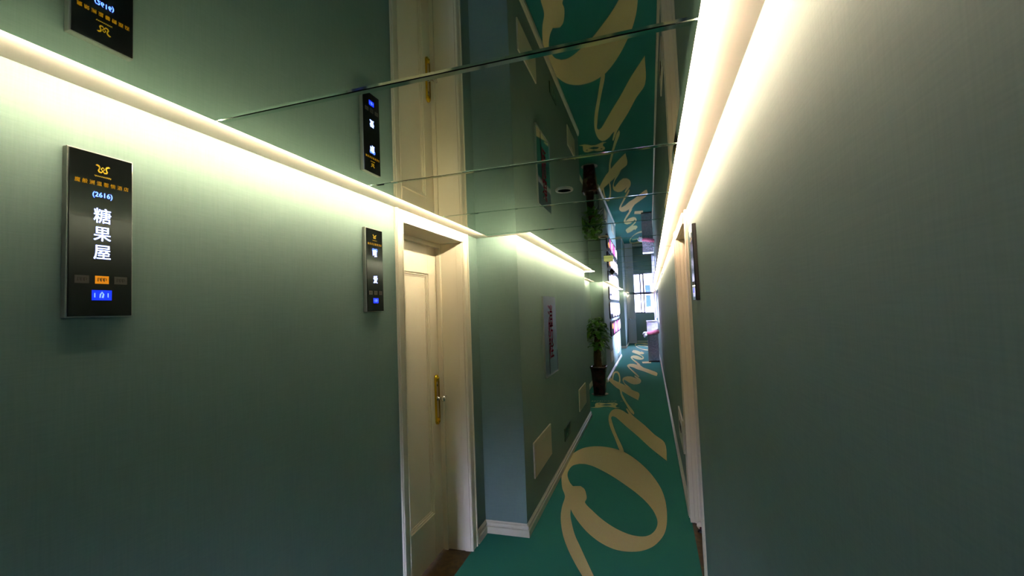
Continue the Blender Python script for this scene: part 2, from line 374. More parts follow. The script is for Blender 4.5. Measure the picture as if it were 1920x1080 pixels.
# baseboards with a stepped profile
def baseboard_bm(bm, pts, side):
    """run along pts (x,y); side = +1 if the room is on the left of the run"""
    prof = [(0.018, 0.0), (0.018, 0.046), (0.009, 0.050), (0.009, 0.056), (0.014, 0.061), (0.013, 0.074), (0.004, 0.080), (0.004, 0.088), (0.0, 0.088)]
    n = len(pts); rows = []
    for i in range(n):
        ds = []
        for a, b in ((i - 1, i), (i, i + 1)):
            if 0 <= a and b < n:
                d = Vector((pts[b][0] - pts[a][0], pts[b][1] - pts[a][1])); d.normalize(); ds.append(Vector((-d.y, d.x)) * side)
        off = ds[0] if len(ds) == 1 else (ds[0] + ds[1]) / (1 + ds[0].dot(ds[1]))
        rows.append([bm.verts.new((pts[i][0] + off.x * t, pts[i][1] + off.y * t, h + 0.001)) for t, h in prof] + [bm.verts.new((pts[i][0], pts[i][1], 0.001))])
    for i in range(n - 1):
        m = len(rows[0])
        for k in range(m):
            bm.faces.new((rows[i][k], rows[i][(k + 1) % m], rows[i + 1][(k + 1) % m], rows[i + 1][k]))
    bm.faces.new(rows[0]); bm.faces.new(rows[-1][::-1])
bm = bmesh.new()
baseboard_bm(bm, [(XL, Y_BACK), (XL, 1.975)], -1)
baseboard_bm(bm, [(XL, 2.925), (XL, 3.1), (X1, 3.1), (X1, 6.62), (XL, 6.62), (XL, 9.7), (X3, 9.7), (X3, 14.6), (-1.16, 14.6), (-1.16, 17.5), (X4, 17.5), (X4, 19.5)], -1)
struct(link('baseboard_left', bm, M_BASE))
bm = bmesh.new()
baseboard_bm(bm, [(XR, Y_BACK), (XR, 2.745)], 1); baseboard_bm(bm, [(XR2, 3.665), (XR2, Y_END)], 1)
struct(link('baseboard_right', bm, M_BASE))
bm = bmesh.new(); baseboard_bm(bm, [(-0.6, Y_END), (XR2 - .02, Y_END)], -1)
struct(link('baseboard_end', bm, M_BASE))

# ------------------------------------------------------------------ left doorway: casing, jambs, leaf
def moulded_casing(bm, y0, y1, z0, z1, xw, s, horizontal=False, inner=None):
    """flat casing with a raised outer bead; s = +1 sticks out towards +X"""
    box(bm, min(xw, xw + s * .010), max(xw, xw + s * .010), y0, y1, z0, z1)
bm = bmesh.new()
ZTOP = ZC - .001
XD = -1.42
cx0, cx1 = XL - .004, XL + 0.010
box(bm, cx0, cx1, 1.976, DY0, 0, ZTOP); box(bm, cx0, cx1, DY1, 2.912, 0, ZTOP); box(bm, cx0, cx1, DY0, DY1, DZ, ZTOP)
# raised beads round the opening
box(bm, cx1, cx1 + .006, 1.980, 1.996, 0, ZTOP); box(bm, cx1, cx1 + .006, 2.892, 2.908, 0, ZTOP)
box(bm, cx1, cx1 + .004, DY0 - .012, DY0 - .002, 0, DZ + .012); box(bm, cx1, cx1 + .004, DY1 + .002, DY1 + .012, 0, DZ + .012)
# jamb linings with the stop
JT = .012
box(bm, XD - .05, cx0, DY1, DY1 + .012, 0, DZ); box(bm, XD - .05, cx0, DY0 - .012, DY0, 0, DZ); box(bm, XD - .05, cx0, DY0, DY1, DZ - .001, DZ + .012)
box(bm, XL - .045, XL - .004, DY1 - .004, DY1, 0, DZ - .004)
box(bm, XD + .004, XD + .035, DY1 - .018, DY1, 0, DZ - .03); box(bm, XD + .004, XD + .035, DY0, DY0 + .018, 0, DZ - .03); box(bm, XD + .004, XD + .035, DY0, DY1, DZ - .03, DZ - .001)
tr = struct(link('trim_1', bm, M_CREAM, bevel=.0025), 'cream casing and jambs around the left doorway'); tr['category'] = 'door frame'

def panel_door(name, x, s, y0, y1, z0, z1, m, panels, label):
    """leaf in plane x facing s, with recessed panels ringed by mouldings"""
    bm = bmesh.new()
    t = .04
    xs = sorted((x, x - s * t)); d = .008
    ys = [y0] + [v for p in panels for v in (p[0], p[1])][:2] + [y1]
    # stiles and rails around the panels
    fx = sorted((x, x - s * d)); bx = sorted((x - s * d, x - s * t))
    box(bm, bx[0], bx[1], y0, y1, z0, z1)
    box(bm, fx[0], fx[1], y0, ys[1], z0, z1); box(bm, fx[0], fx[1], ys[2], y1, z0, z1)
    zz = [z0] + [v for p in panels for v in (p[2], p[3])] + [z1]
    for i in range(0, len(zz), 2): box(bm, fx[0], fx[1], ys[1], ys[2], zz[i], zz[i + 1])
    o = struct(link(name, bm, m, bevel=.0015), label); o['category'] = 'door'
    for (a, b, c, e) in panels:
        bm = bmesh.new()
        for k, (w0, w1, h) in enumerate(((0, .010, .010), (.010, .022, .003), (.022, .032, -.003))):
            q = sorted((x - s * d, x + s * h))
            box(bm, q[0], q[1], a + w0, a + w1, c + w0, e - w0); box(bm, q[0], q[1], b - w1, b - w0, c + w0, e - w0)
            box(bm, q[0], q[1], a + w1, b - w1, c + w0, c + w1); box(bm, q[0], q[1], a + w1, b - w1, e - w1, e - w0)
        link('panel_moulding', bm, m, o, bevel=.002)
    return o
leaf = panel_door('door_1', XD, 1, DY0 + .003, DY1 - .003, .004, DZ - .004, M_CREAM, [(DY0 + .12, 2.695, .285, 1.875)], 'cream panelled guest room door with brass lock plate')
# brass lock plate and chrome lever on the door
hy = 2.768
bm = bmesh.new(); box(bm, XD - .002, XD + .009, hy - .021, hy + .021, .872, 1.158); h1 = link('door_handle', bm, M_SATIN, leaf, bevel=.004)
bm = bmesh.new()
for y in (hy - .024, hy + .0215): box(bm, XD - .002, XD + .014, y, y + .0035, .872, 1.158)
for z in (1.158, .872): lathe(bm, [(.0, -.002), (.0245, -.002), (.0245, .011), (.018, .016), (.0, .018)], (XD, hy, z), 20, 'x')
for z in (1.158, .872): lathe(bm, [(.0, .014), (.010, .016), (.007, .024), (0, .026)], (XD, hy, z), 14, 'x')
link('brass_edging', bm, M_GOLD, h1)
bm = bmesh.new(); lathe(bm, [(.0, .008), (.008, .008), (.008, .0105), (0, .0105)], (XD, hy + .002, 1.110), 14, 'x'); link('keyhole', bm, M_BLACK, h1)
bm = bmesh.new()
lathe(bm, [(.0, .008), (.017, .008), (.017, .012), (.010, .018), (.008, .030), (.010, .040), (.019, .046), (.023, .056), (.021, .066), (.012, .072), (0, .073)], (XD, hy, 1.022), 20, 'x')
tube(bm, [(XD + .056, hy - .006, 1.022), (XD + .058, hy + .020, 1.026), (XD + .056, hy + .036, 1.030)], [.012, .010, .008], 10)
link('knob', bm, M_CHROME, h1)

# ------------------------------------------------------------------ right doorway
bm = bmesh.new()
box(bm, XR - .010, XR + .004, 2.755, RY0, 0, ZTOP); box(bm, XR2 - .010, XR + .004, RY1, 3.655, 0, ZTOP); box(bm, XR2 - .004, XR + .004, RY0, RY1, DZ, ZTOP)
box(bm, XR - .015, XR - .010, 2.762, 2.775, 0, ZTOP); box(bm, XR2 - .015, XR2 - .010, 3.635, 3.648, 0, ZTOP)
box(bm, XR + .004, XR + .26, RY1, RY1 + .012, 0, DZ); box(bm, XR + .004, XR + .26, RY0 - .012, RY0, 0, DZ); box(bm, XR + .004, XR + .26, RY0, RY1, DZ, DZ + .012)
box(bm, XR + .004, XR + .028, RY1 - .006, RY1, 0, DZ - .006)
box(bm, XR + .13, XR + .16, RY1 - .016, RY1, 0, DZ - .016); box(bm, XR + .13, XR + .16, RY0, RY1, DZ - .016, DZ)
tr = struct(link('trim_2', bm, M_CREAM, bevel=.0025), 'cream casing and jambs around the right doorway'); tr['category'] = 'door frame'
leaf2 = panel_door('door_2', XR + .20, -1, RY0 + .003, RY1 - .003, .004, DZ - .004, M_CREAM, [(RY0 + .12, RY1 - .12, .285, 1.875)], 'cream door set back in the right doorway')
bm = bmesh.new()
tube(bm, [(XR + .198, RY0 + .07, 1.02), (XR + .15, RY0 + .07, 1.02), (XR + .145, RY0 + .09, 1.02), (XR + .148, RY0 + .17, 1.02)], [.013, .009, .009, .007], 10)
link('door_handle', bm, M_CHROME, leaf2)

t = thing('door_stop', 'small cream ball door stop with dark red tip on the floor of the right doorway', 'door stop', (XR + .030, 3.44, -.003))
bm = bmesh.new(); lathe(bm, [(0, 0), (.020, 0), (.024, .004), (.012, .012), (.012, .02), (0, .02)], seg=18); link('foot', bm, M_BLACK, t, True)
bm = bmesh.new(); lathe(bm, [(0, .018)] + [(.026 * math.sin(a), .044 - .026 * math.cos(a)) for a in [math.pi * k / 10 for k in range(1, 10)]] + [(0, .070)], seg=20); link('ball', bm, M_PLATE, t, True)
bm = bmesh.new(); lathe(bm, [(0, -.0275), (.010, -.0262), (.0095, -.022), (0, -.020)], (0, 0, .036), 14, 'y'); link('tip', bm, mat('dark_red_rubber', '#6a1416', .5), t)

# ------------------------------------------------------------------ mirror ceiling panels with bevelled edges
def left_edge(y):
    for y0, y1, x in ((-9, 3.1 - GAP, XL), (3.1 - GAP, 6.62 + GAP, X1), (6.62 + GAP, 9.7 - GAP, XL), (9.7 - GAP, 14.6 + GAP, X3), (14.6 + GAP, 17.5 - GAP, -1.16), (17.5 - GAP, 99, X4)):
        if y0 <= y < y1: return x + GAP
BREAKS = [3.1 - GAP, 6.62 + GAP, 9.7 - GAP, 14.6 + GAP, 17.5 - GAP]
XMR = 0.1145
seams = [0.8817 + .6712 * k for k in range(-1, 40)]
seams = [s for s in seams if Y_BACK + .05 < s < Y_END - .1]
seams = [Y_BACK + .06] + seams + [Y_END - .03]
if seams[-1] - seams[-2] < .2: seams.pop(-2)
ORD = ['first', 'second', 'third', 'fourth', 'fifth', 'sixth', 'seventh', 'eighth', 'ninth', 'tenth', 'eleventh', 'twelfth', 'thirteenth', 'fourteenth', 'fifteenth', 'sixteenth', 'seventeenth', 'eighteenth', 'nineteenth', 'twentieth']
def tile_outline(y0, y1, ins):
    a, b = y0 + ins, y1 - ins
    xr = XMR - ins
    pts = [(xr, a), (xr, b)]
    br = [k for k in BREAKS if y0 + .02 < k < y1 - .02]
    ys = [y1] + sorted(br, reverse=True) + [y0]
    lft = []
    for i in range(len(ys) - 1):
        hi, lo = ys[i], ys[i + 1]; x = left_edge((hi + lo) / 2) + ins
        xin = lambda yy, up: yy
        hi2 = hi - ins if i == 0 else hi; lo2 = lo + ins if i == len(ys) - 2 else lo
        if i > 0:
            xprev = left_edge((ys[i - 1] + ys[i]) / 2)
            hi2 = hi - ins if x - ins < xprev else hi + ins
        if i < len(ys) - 2:
            xnext = left_edge((ys[i + 1] + ys[i + 2]) / 2)
            lo2 = lo + ins if x - ins < xnext else lo - ins
        # keep both corners of a step at the same inset line
        lft += [(x, hi2), (x, lo2)]
    # unify step corners
    for j in range(1, len(lft) - 1, 2):
        if j + 1 < len(lft):
            yy = lft[j][1] if (lft[j][0] < lft[j + 1][0]) == False else lft[j][1]
            s = ys[(j + 1) // 2]
            yy = s + ins if lft[j][0] < lft[j + 1][0] else s - ins
            lft[j] = (lft[j][0], yy); lft[j + 1] = (lft[j + 1][0], yy)
    return pts + lft
g_ord = -1
for i in range(len(seams) - 1):
    y0, y1 = seams[i] + .0025, seams[i + 1] - .0025
    tilt = random.Random(i).uniform(-.0008, .0008)
    yc = (y0 + y1) / 2
    if y1 <= 0.3: lab = 'long ceiling mirror panel above and behind the camera, out of the photo'
    else:
        g_ord += 1
        lab = ('ceiling mirror panel closest to the camera, reflecting the big room sign' if g_ord == 0 else
               'ceiling mirror panel reflecting the small room sign, second from the camera' if g_ord == 1 else
               f'{ORD[g_ord]} ceiling mirror panel counted down the corridor from the camera' if g_ord < 20 else f'far ceiling mirror panel {"just before" if i < len(seams)-4 else "nearer" if i == len(seams)-4 else "close" if i == len(seams)-3 else "right up"} to the end window')
        if 20 <= g_ord:
            k = len(seams) - 2 - i
            lab = ['ceiling mirror panel touching the end window wall', 'ceiling mirror panel one before the end window wall', 'ceiling mirror panel two before the end window wall', 'ceiling mirror panel three before the end window wall',
                   'ceiling mirror panel four before the end window wall', 'ceiling mirror panel five before the end window wall', 'ceiling mirror panel six before the end window wall', 'ceiling mirror panel seven before the end window wall',
                   'ceiling mirror panel eight before the end window wall', 'ceiling mirror panel nine before the end window wall', 'ceiling mirror panel ten before the end window wall'][min(k, 10)]
    inner = tile_outline(y0, y1, .012); outer = tile_outline(y0, y1, 0)
    bm = bmesh.new()
    vi = [bm.verts.new((p[0], p[1], ZM + (p[1] - yc) * tilt)) for p in inner]
    vo = [bm.verts.new((p[0], p[1], ZM + .0013 + (p[1] - yc) * tilt)) for p in outer]
    vt = [bm.verts.new((p[0], p[1], ZM + .005)) for p in outer]
    f = bm.faces.new(vi[::-1]); f.material_index = 0
    f = bm.faces.new(vt); f.material_index = 2
    n = len(vi)
    for k in range(n):
        f = bm.faces.new((vi[k], vi[(k + 1) % n], vo[(k + 1) % n], vo[k])); f.material_index = 1
        f = bm.faces.new((vo[k], vo[(k + 1) % n], vt[(k + 1) % n], vt[k])); f.material_index = 1
    o = link('ceiling_mirror', bm, [M_MIRROR, M_MIRROR_EDGE, M_DARKBOARD])
    tag(o, lab, 'mirror', 'mirror panels across the ceiling')
    # backing board that hangs the panel from the plaster
    bm = bmesh.new()
    o2 = tile_outline(y0, y1, .005)
    va = [bm.verts.new((p[0], min(max(p[1], y0 - .0025), y1 + .0025), ZM + .0051)) for p in o2]; vb = [bm.verts.new((p[0], v.co.y, ZC - .0005)) for p, v in zip(o2, va)]
    bm.faces.new(va[::-1]); bm.faces.new(vb)
    for k in range(n): bm.faces.new((va[k], va[(k + 1) % n], vb[(k + 1) % n], vb[k]))
    link('backing_board', bm, M_DARKBOARD, o)

# LED tapes stuck on the backing edge, facing the walls
def led_run(pts, m, label):
    bm = bmesh.new()
    for (ax, ay), (bx, by) in zip(pts[:-1], pts[1:]):
        L = math.hypot(bx - ax, by - ay); n = max(1, int(L / 1.0))
        for k in range(n):
            p = (ax + (bx - ax) * k / n, ay + (by - ay) * k / n); q = (ax + (bx - ax) * (k + 1) / n, ay + (by - ay) * (k + 1) / n)
            vs = [bm.verts.new((p[0], p[1], ZM + .0065)), bm.verts.new((q[0], q[1], ZM + .0065)), bm.verts.new((q[0], q[1], ZC - .004)), bm.verts.new((p[0], p[1], ZC - .004))]
            bm.faces.new(vs)
    me = bpy.data.meshes.new('light_tape'); bm.to_mesh(me); bm.free(); me.materials.append(m)
    o = bpy.data.objects.new('light_tape', me); COL.objects.link(o)
    sol = o.modifiers.new('thickness', 'SOLIDIFY'); sol.thickness = .002; sol.offset = -1
    return tag(o, label, 'light strip')
e = .0015
pl = []
for y0, y1, x in ((.42, 3.1 - GAP, XL), (3.1 - GAP, 6.62 + GAP, X1), (6.62 + GAP, 9.7 - GAP, XL), (9.7 - GAP, 14.6 + GAP, X3), (14.6 + GAP, 17.5 - GAP, -1.16), (17.5 - GAP, Y_END - .2, X4)):
    xx = x + GAP + e
    pl.append((xx, y0 + (e if x in (X1, X3, X4) else (-e if pl else 0)))); pl.append((xx, y1 + (e if x == XL or x == -1.16 else -e)))
led_run(pl, M_LED_L, 'warm white light tape hidden along the left edge of the mirror ceiling')
led_run([(XMR - e, Y_END - .2), (XMR - e, .05)], M_LED_R, 'warm white light tape hidden along the right edge of the mirror ceiling')

# recessed downlight rings set in the mirror
for (x, y, lab) in ((-.341, 1.963, 'unlit round downlight with white rim in the mirror ceiling, the nearer one'), (-.310, 3.42, 'unlit round downlight with white rim farther along the mirror ceiling')):
    t = thing('downlight', lab, 'downlight', (x, y, ZM - .0015), group='downlights in the mirror ceiling')
    bm = bmesh.new(); lathe(bm, [(.030, .001), (.040, .001), (.040, -.002), (.037, -.005), (.031, -.004), (.030, .001)], seg=32); link('rim', bm, M_PLATE, t, True)
    bm = bmesh.new(); lathe(bm, [(0, .0008), (.0305, .0008), (.0305, -.001), (.020, .0002), (0, .0002)], seg=32); link('lamp', bm, mat('unlit_lamp_hollow', '#050505', .95, spec=.05), t)

# ------------------------------------------------------------------ room signs
def logo(bm, place, s):
    for k in (-1, 1):
        pts = [(.98, 1.0, .06), (.80, 1.06, .26), (.56, .95, .28), (.42, .72, .20), (.50, .45, .18), (.60, .22, .22), (.50, .02, .24), (.24, -.04, .22), (.08, .12, .14), (.0, .34, .06)]
        ribbon(bm, [(k * x * s, y * s, w * s) for x, y, w in pts], place)
        ribbon(bm, [(k * .02 * s, .25 * s, .08 * s), (k * .22 * s, .52 * s, .14 * s), (k * .10 * s, .74 * s, .12 * s), (0, .86 * s, .05 * s)], place)
def room_sign(label, xw, s, y0, z0, wd, ht, number, chars, amber, name='room_sign', body=None):
    """s=+1 faces +X (left wall), -1 faces -X"""
    t = thing(name, label, 'sign', (xw, y0 + wd / 2, z0), group='room number signs')
    D = .017
    q = sorted((0, s * D))
    bm = bmesh.new(); box(bm, q[0], q[1], -wd / 2, wd / 2, 0, ht); link('housing', bm, body or M_ALU, t, bevel=.002)
    q = sorted((s * D, s * (D + .003)))
    bm = bmesh.new(); box(bm, q[0], q[1], -wd / 2 + .003, wd / 2 - .003, .003, ht - .003); gl = link('glass_face', bm, M_BLACKGLASS, t, bevel=.001)
    xf = s * (D + .0036)
    def at(cu, f): return lambda u, v: (xf, s * (cu + u), ht * (1 - f) + v)
    bm = bmesh.new(); logo(bm, at(0, .118), .0145); link('emblem', bm, M_GOLDPRINT, gl)
    link('hotel_name', text_bm('魔 般 洲 温 馨 情 酒 店', .0108, at(0, .190), bold=.0002), M_GOLDPRINT, gl)
    bm = bmesh.new(); ribbon(bm, [(-.0165 + .0011 * k, .0016 * math.sin(k * 1.9) - .0004 * (k % 3), .0012) for k in range(31)], at(0, .144)); link('script_line', bm, M_GOLDPRINT, gl)
    if number: link('room_number', text_bm(number, .0155, at(0, .262), bold=.0003), M_BLUEDIM, gl)
    for ch, f in chars: link('room_name', text_bm(ch, .037, at(0, f), bold=.0006, squash=.98), M_WHITELIT, gl)
    for k, cu in enumerate((-.038, 0, .038)):
        bm = bmesh.new(); rect_poly(bm, at(cu, .775), -.0135, .0135, -.009, .009)
        b = link('button', bm, M_AMBER if (amber and k == 1) else M_GREYBTN, gl)
        p0 = at(cu, .775); pl2 = lambda u, v, p0=p0: (p0(u, v)[0] + s * .0005, p0(u, v)[1], p0(u, v)[2])
        bm = bmesh.new()
        for u0 in (-.008, -.002, .004): ribbon(bm, [(u0, -.004, .002), (u0, .004, .002), (u0 + .004, .003, .0015), (u0 + .004, -.002, .0015)], pl2)
        link('button_mark', bm, M_DARKINK, b)
    bm = bmesh.new(); rect_poly(bm, at(0, .868), -.0195, .0195, -.0115, .0115); b = link('lit_button', bm, M_BLUELIT, gl)
    b['label'] = 'glowing blue bell button'
    p0 = at(0, .868); pl3 = lambda u, v: (p0(u, v)[0] + s * .0005, p0(u, v)[1], p0(u, v)[2])
    bm = bmesh.new(); ribbon(bm, [(-.004, -.006, .002), (-.003, .002, .003), (0, .007, .003), (.003, .002, .003), (.001, -.006, .004)], pl3)
    for u0 in (-.014, .012): ribbon(bm, [(u0, -.005, .002), (u0, .005, .002)], pl3)
    link('bell_mark', bm, M_BLUEDIM, b)
    return t
room_sign('large black room sign on the left wall reading 糖果屋, with an amber button lit', XL, 1, .6335, 1.6205, .1305, .381, '(2616)', (('糖', .385), ('果', .497), ('屋', .608)), True)
room_sign('black room sign beside the left door reading 唯爱, smaller in view', XL, 1, 1.706, 1.618, .131, .384, '(2615)', (('唯', .30), ('爱', .615)), False)
room_sign('black room sign seen edge on beside the right doorway', XR, -1, 2.295, 1.615, .1285, .372, None, (), False, body=M_BLACK)

# ------------------------------------------------------------------ plates, exit sign, mirror cabinet on the walls
def wall_plate(xw, s, y0, y1, z0, z1, label, slot=None):
    t = thing('wall_plate', label, 'wall plate', (xw, (y0 + y1) / 2, z0), group='cream plates low on the walls')
    w = (y1 - y0) / 2; h = z1 - z0; q = sorted((0, s * .012))
    bm = bmesh.new(); box(bm, q[0], q[1], -w, w, 0, h); link('cover', bm, M_PLATE, t, bevel=.003)
    q = sorted((s * .012, s * .016))
    bm = bmesh.new(); box(bm, q[0], q[1], -.05, .05, h * .80, h * .84); link('catch', bm, M_BASE, t)
    if slot:
        bm = bmesh.new(); box(bm, q[0] , q[1], -w * .35, w * .35, h * .45, h * .68); link('socket', bm, M_BLACK, t)
    return t
wall_plate(X1, 1, 3.33, 3.935, .315, .582, 'largest cream plate low on the left wall, left of the exit sign')
wall_plate(X1, 1, 5.60, 6.18, .305, .575, 'cream plate low on the left wall just before the potted plant')
wall_plate(X3, 1, 10.82, 11.5, .270, .520, 'cream plate below the pink posters, behind the potted plant')
wall_plate(X3, 1, 12.98, 13.75, .260, .502, 'cream plate below the pink posters, farther toward the window')
wall_plate(XR2, -1, 3.93, 4.50, .375, .645, 'cream plate with a dark slot low on the right wall past the doorway', True)
wall_plate(-1.16, 1, 15.9, 16.6, .25, .60, 'pale plate low on the wall beside the white door at the far end')

t = thing('exit_sign', 'small dark green emergency exit sign low on the left wall between two plates', 'exit sign', (X1, 4.745, .232))
bm = bmesh.new(); box(bm, 0, .008, -.165, .165, 0, .130); link('board', bm, M_EXIT, t, bevel=.002)
bm = bmesh.new(); P = lambda u, v: (.0086, u, .065 + v)
ribbon(bm, [(-.06, -.04, .012), (-.045, -.01, .018), (-.055, .02, .022), (-.04, .03, .012)], P); ribbon(bm, [(-.05, -.012, .012), (-.02, -.02, .012), (-.015, -.045, .010)], P)
flat_poly(bm, [[(-.052 + .012 * math.cos(a), .045 + .012 * math.sin(a)) for a in [k * math.pi / 6 for k in range(12)]]], P)
link('running_figure', bm, M_EXITINK, t); bm = bmesh.new(); ribbon(bm, [(.10, 0, .015), (.04, 0, .015)], P); ribbon(bm, [(.06, .025, .012), (.03, 0, .012), (.06, -.025, .012)], P)
link('arrow', bm, M_EXITINK, t)

t = thing('fire_cabinet', 'mirrored fire hydrant panel with red characters 消防栓 on the left wall', 'fire cabinet', (X1, 4.085, 1.0))
bm = bmesh.new(); box(bm, 0, .012, -.270, .270, 0, .715); link('mirror_door', bm, M_CLEARMIRROR, t, bevel=.001)
bm = bmesh.new()
for a in ((-.275, -.268, 0, .715), (.268, .275, 0, .2), (-.275, .275, -.006, .001)): box(bm, 0, .016, a[0], a[1], a[2], a[3])
link('chrome_edging', bm, M_CHROME, t)
for k, ch in enumerate('消防栓'):
    link('red_character', text_bm(ch, .20, (lambda zc: (lambda u, v: (.0128, .01 + u, zc + v)))(.715 - .170 - k * .155), bold=.003, squash=1.0), M_RED, t)
bm = bmesh.new(); tube(bm, [(.014, -.09, 0.01), (.014, -.09, .40)], .0015, 6); link('dark_cord', bm, M_BLACK, t)

# ------------------------------------------------------------------ pink posters on the third wall
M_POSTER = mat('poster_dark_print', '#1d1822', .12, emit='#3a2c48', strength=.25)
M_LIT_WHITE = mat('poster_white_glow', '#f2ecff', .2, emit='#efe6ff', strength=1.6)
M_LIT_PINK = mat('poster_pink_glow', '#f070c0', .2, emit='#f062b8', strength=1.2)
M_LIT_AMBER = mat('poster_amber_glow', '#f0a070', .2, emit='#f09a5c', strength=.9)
for k, (z0, z1, lab, pk) in enumerate(((.865, 1.235, 'lowest of the three stacked glowing pink posters on the far left wall', '#e0409a'),
                                       (1.295, 1.71, 'middle of the three stacked glowing posters, mostly white stripes', '#b070c8'),
                                       (1.775, 2.10, 'topmost glowing poster, just below the mirror ceiling', '#9a80d8'))):
    t = thing('glowing_poster', lab, 'poster', (X3, 12.75, z0), group='stacked glowing posters')
    w, h = 1.75, z1 - z0
    pts = []
    for (cx, cz, a0) in ((w - .12, h - .07, 0), (-w + .12, h - .07, 90), (-w + .12, .07, 180), (w - .12, .07, 270)):
        for j in range(6):
            a = math.radians(a0 + 18 * j); pts.append((cx + .12 * math.cos(a), cz + .07 * math.sin(a)))
    bm = bmesh.new()
    va = [bm.verts.new((0, p[0], p[1])) for p in pts]; vb = [bm.verts.new((.030, p[0], p[1])) for p in pts]
    bm.faces.new(va[::-1]); bm.faces.new(vb)
    for j in range(len(pts)): bm.faces.new((va[j], va[(j + 1) % len(pts)], vb[(j + 1) % len(pts)], vb[j]))
    link('frame', bm, M_BLACK, t)
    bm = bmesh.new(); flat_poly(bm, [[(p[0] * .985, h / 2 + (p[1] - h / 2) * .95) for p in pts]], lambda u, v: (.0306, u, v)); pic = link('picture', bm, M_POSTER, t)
    for j in range(6):  # emissive stripe shapes laid over the dark picture
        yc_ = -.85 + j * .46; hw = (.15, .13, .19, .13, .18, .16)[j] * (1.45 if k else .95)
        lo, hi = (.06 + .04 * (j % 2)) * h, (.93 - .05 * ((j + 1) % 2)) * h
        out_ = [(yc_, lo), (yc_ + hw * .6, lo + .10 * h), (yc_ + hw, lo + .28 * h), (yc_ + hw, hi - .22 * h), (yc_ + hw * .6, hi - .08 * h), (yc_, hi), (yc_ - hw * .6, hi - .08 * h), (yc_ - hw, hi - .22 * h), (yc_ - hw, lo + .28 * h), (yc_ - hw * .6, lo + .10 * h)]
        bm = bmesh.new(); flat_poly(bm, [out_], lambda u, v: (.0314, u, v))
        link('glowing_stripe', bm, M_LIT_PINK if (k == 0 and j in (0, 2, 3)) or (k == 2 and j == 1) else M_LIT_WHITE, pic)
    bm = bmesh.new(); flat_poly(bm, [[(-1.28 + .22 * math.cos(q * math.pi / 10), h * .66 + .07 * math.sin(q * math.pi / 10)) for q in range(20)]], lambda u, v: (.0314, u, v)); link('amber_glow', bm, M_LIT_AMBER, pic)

# ------------------------------------------------------------------ potted plant
t = thing('potted_plant', 'leafy green plant in a tall tapered maroon pot by the recess in the left wall', 'plant', (-.955, 8.32, .0015))
bm = bmesh.new()
def ring_sq(w, z, rr=.03):
    pts = []
    for (sx, sy, a0) in ((1, 1, 0), (-1, 1, 90), (-1, -1, 180), (1, -1, 270)):
        for j in range(4):
            a = math.radians(a0 + 30 * j); pts.append(bm.verts.new((sx * (w - rr) + rr * math.cos(a), sy * (w - rr) + rr * math.sin(a), z)))
    return pts
rs = [ring_sq(.100, .012), ring_sq(.104, .05), ring_sq(.128, .42), ring_sq(.140, .49), ring_sq(.148, .495), ring_sq(.148, .52), ring_sq(.128, .52), ring_sq(.122, .46)]
for a, b in zip(rs[:-1], rs[1:]):
    for k in range(len(a)): bm.faces.new((a[k], a[(k + 1) % len(a)], b[(k + 1) % len(a)], b[k]))
bm.faces.new(rs[0][::-1]); bm.faces.new(rs[-1])
pot = link('pot', bm, M_POT, t, True)
bm = bmesh.new(); lathe(bm, [(0, 0), (.13, 0), (.155, .014), (.150, .016), (.12, .008), (0, .008)], seg=28); link('saucer', bm, M_SAUCER, t)
bm = bmesh.new(); lathe(bm, [(0, .470), (.118, .466), (.118, .486), (.06, .495), (0, .50)], seg=16); link('soil', bm, M_SOIL, t)
bm = bmesh.new()
tube(bm, [(-.01, 0, .46), (-.012, 0, .7), (-.006, 0, .95), (-.004, .01, 1.15)], [.072, .068, .058, .034], 12)
for k in range(5):
    a = k * 1.3; tube(bm, [(-.01, 0, .8 + .06 * k), (.06 * math.cos(a), .06 * math.sin(a), .92 + .07 * k), (.11 * math.cos(a), .11 * math.sin(a), 1.0 + .085 * k)], [.012, .009, .005], 7)
link('trunk', bm, M_TRUNK, t)
bm = bmesh.new(); tube(bm, [(.05, -.05, .50), (.075, -.06, .60), (.05, -.05, .68), (.085, -.06, .74), (.10, -.05, .66), (.085, -.05, .54), (.10, -.05, .50)], .005, 7); link('wire_stake', bm, M_CHROME, t)
bm = bmesh.new()
rnd = random.Random(11)
def leaf(bm, base, direc, up, L, W, droop):
    d = direc.normalized(); s = d.cross(up).normalized(); n = s.cross(d).normalized()
    prof = [(0, .06), (.08, .5), (.24, .9), (.5, 1.0), (.75, .88), (.92, .5), (1, .05)]
    rows = []
    for (f, w) in prof:
        c = base + d * (L * f) - Vector((0, 0, 1)) * droop * f * f * L
        rows.append([bm.verts.new(c - s * W * w * .5 + n * .12 * W * w), bm.verts.new(c), bm.verts.new(c + s * W * w * .5 + n * .12 * W * w)])
    for a, b in zip(rows[:-1], rows[1:]):
        for k in (0, 1):
            f = bm.faces.new((a[k], a[k + 1], b[k + 1], b[k])); f.smooth = True
for k in range(150):
    z = rnd.uniform(.84, 1.42); fr = (z - .84) / .58
    R = (.10 + .14 * math.sin(math.pi * min(1, fr * .9 + .1))) * rnd.uniform(.3, 1.0)
    a = rnd.uniform(0, 2 * math.pi)
    b = Vector((R * math.cos(a) * .8, R * math.sin(a) * .8, z))
    d = Vector((math.cos(a + rnd.uniform(-.7, .7)), math.sin(a + rnd.uniform(-.7, .7)), rnd.uniform(-.5, .45)))
    leaf(bm, b, d, Vector((0, 0, 1)), (lambda L_: L_)(rnd.uniform(.075, .12)), rnd.uniform(.075, .10), rnd.uniform(.1, .7))
fo = link('foliage', bm, M_LEAF, t, True)
md = fo.modifiers.new('thickness', 'SOLIDIFY'); md.thickness = .001

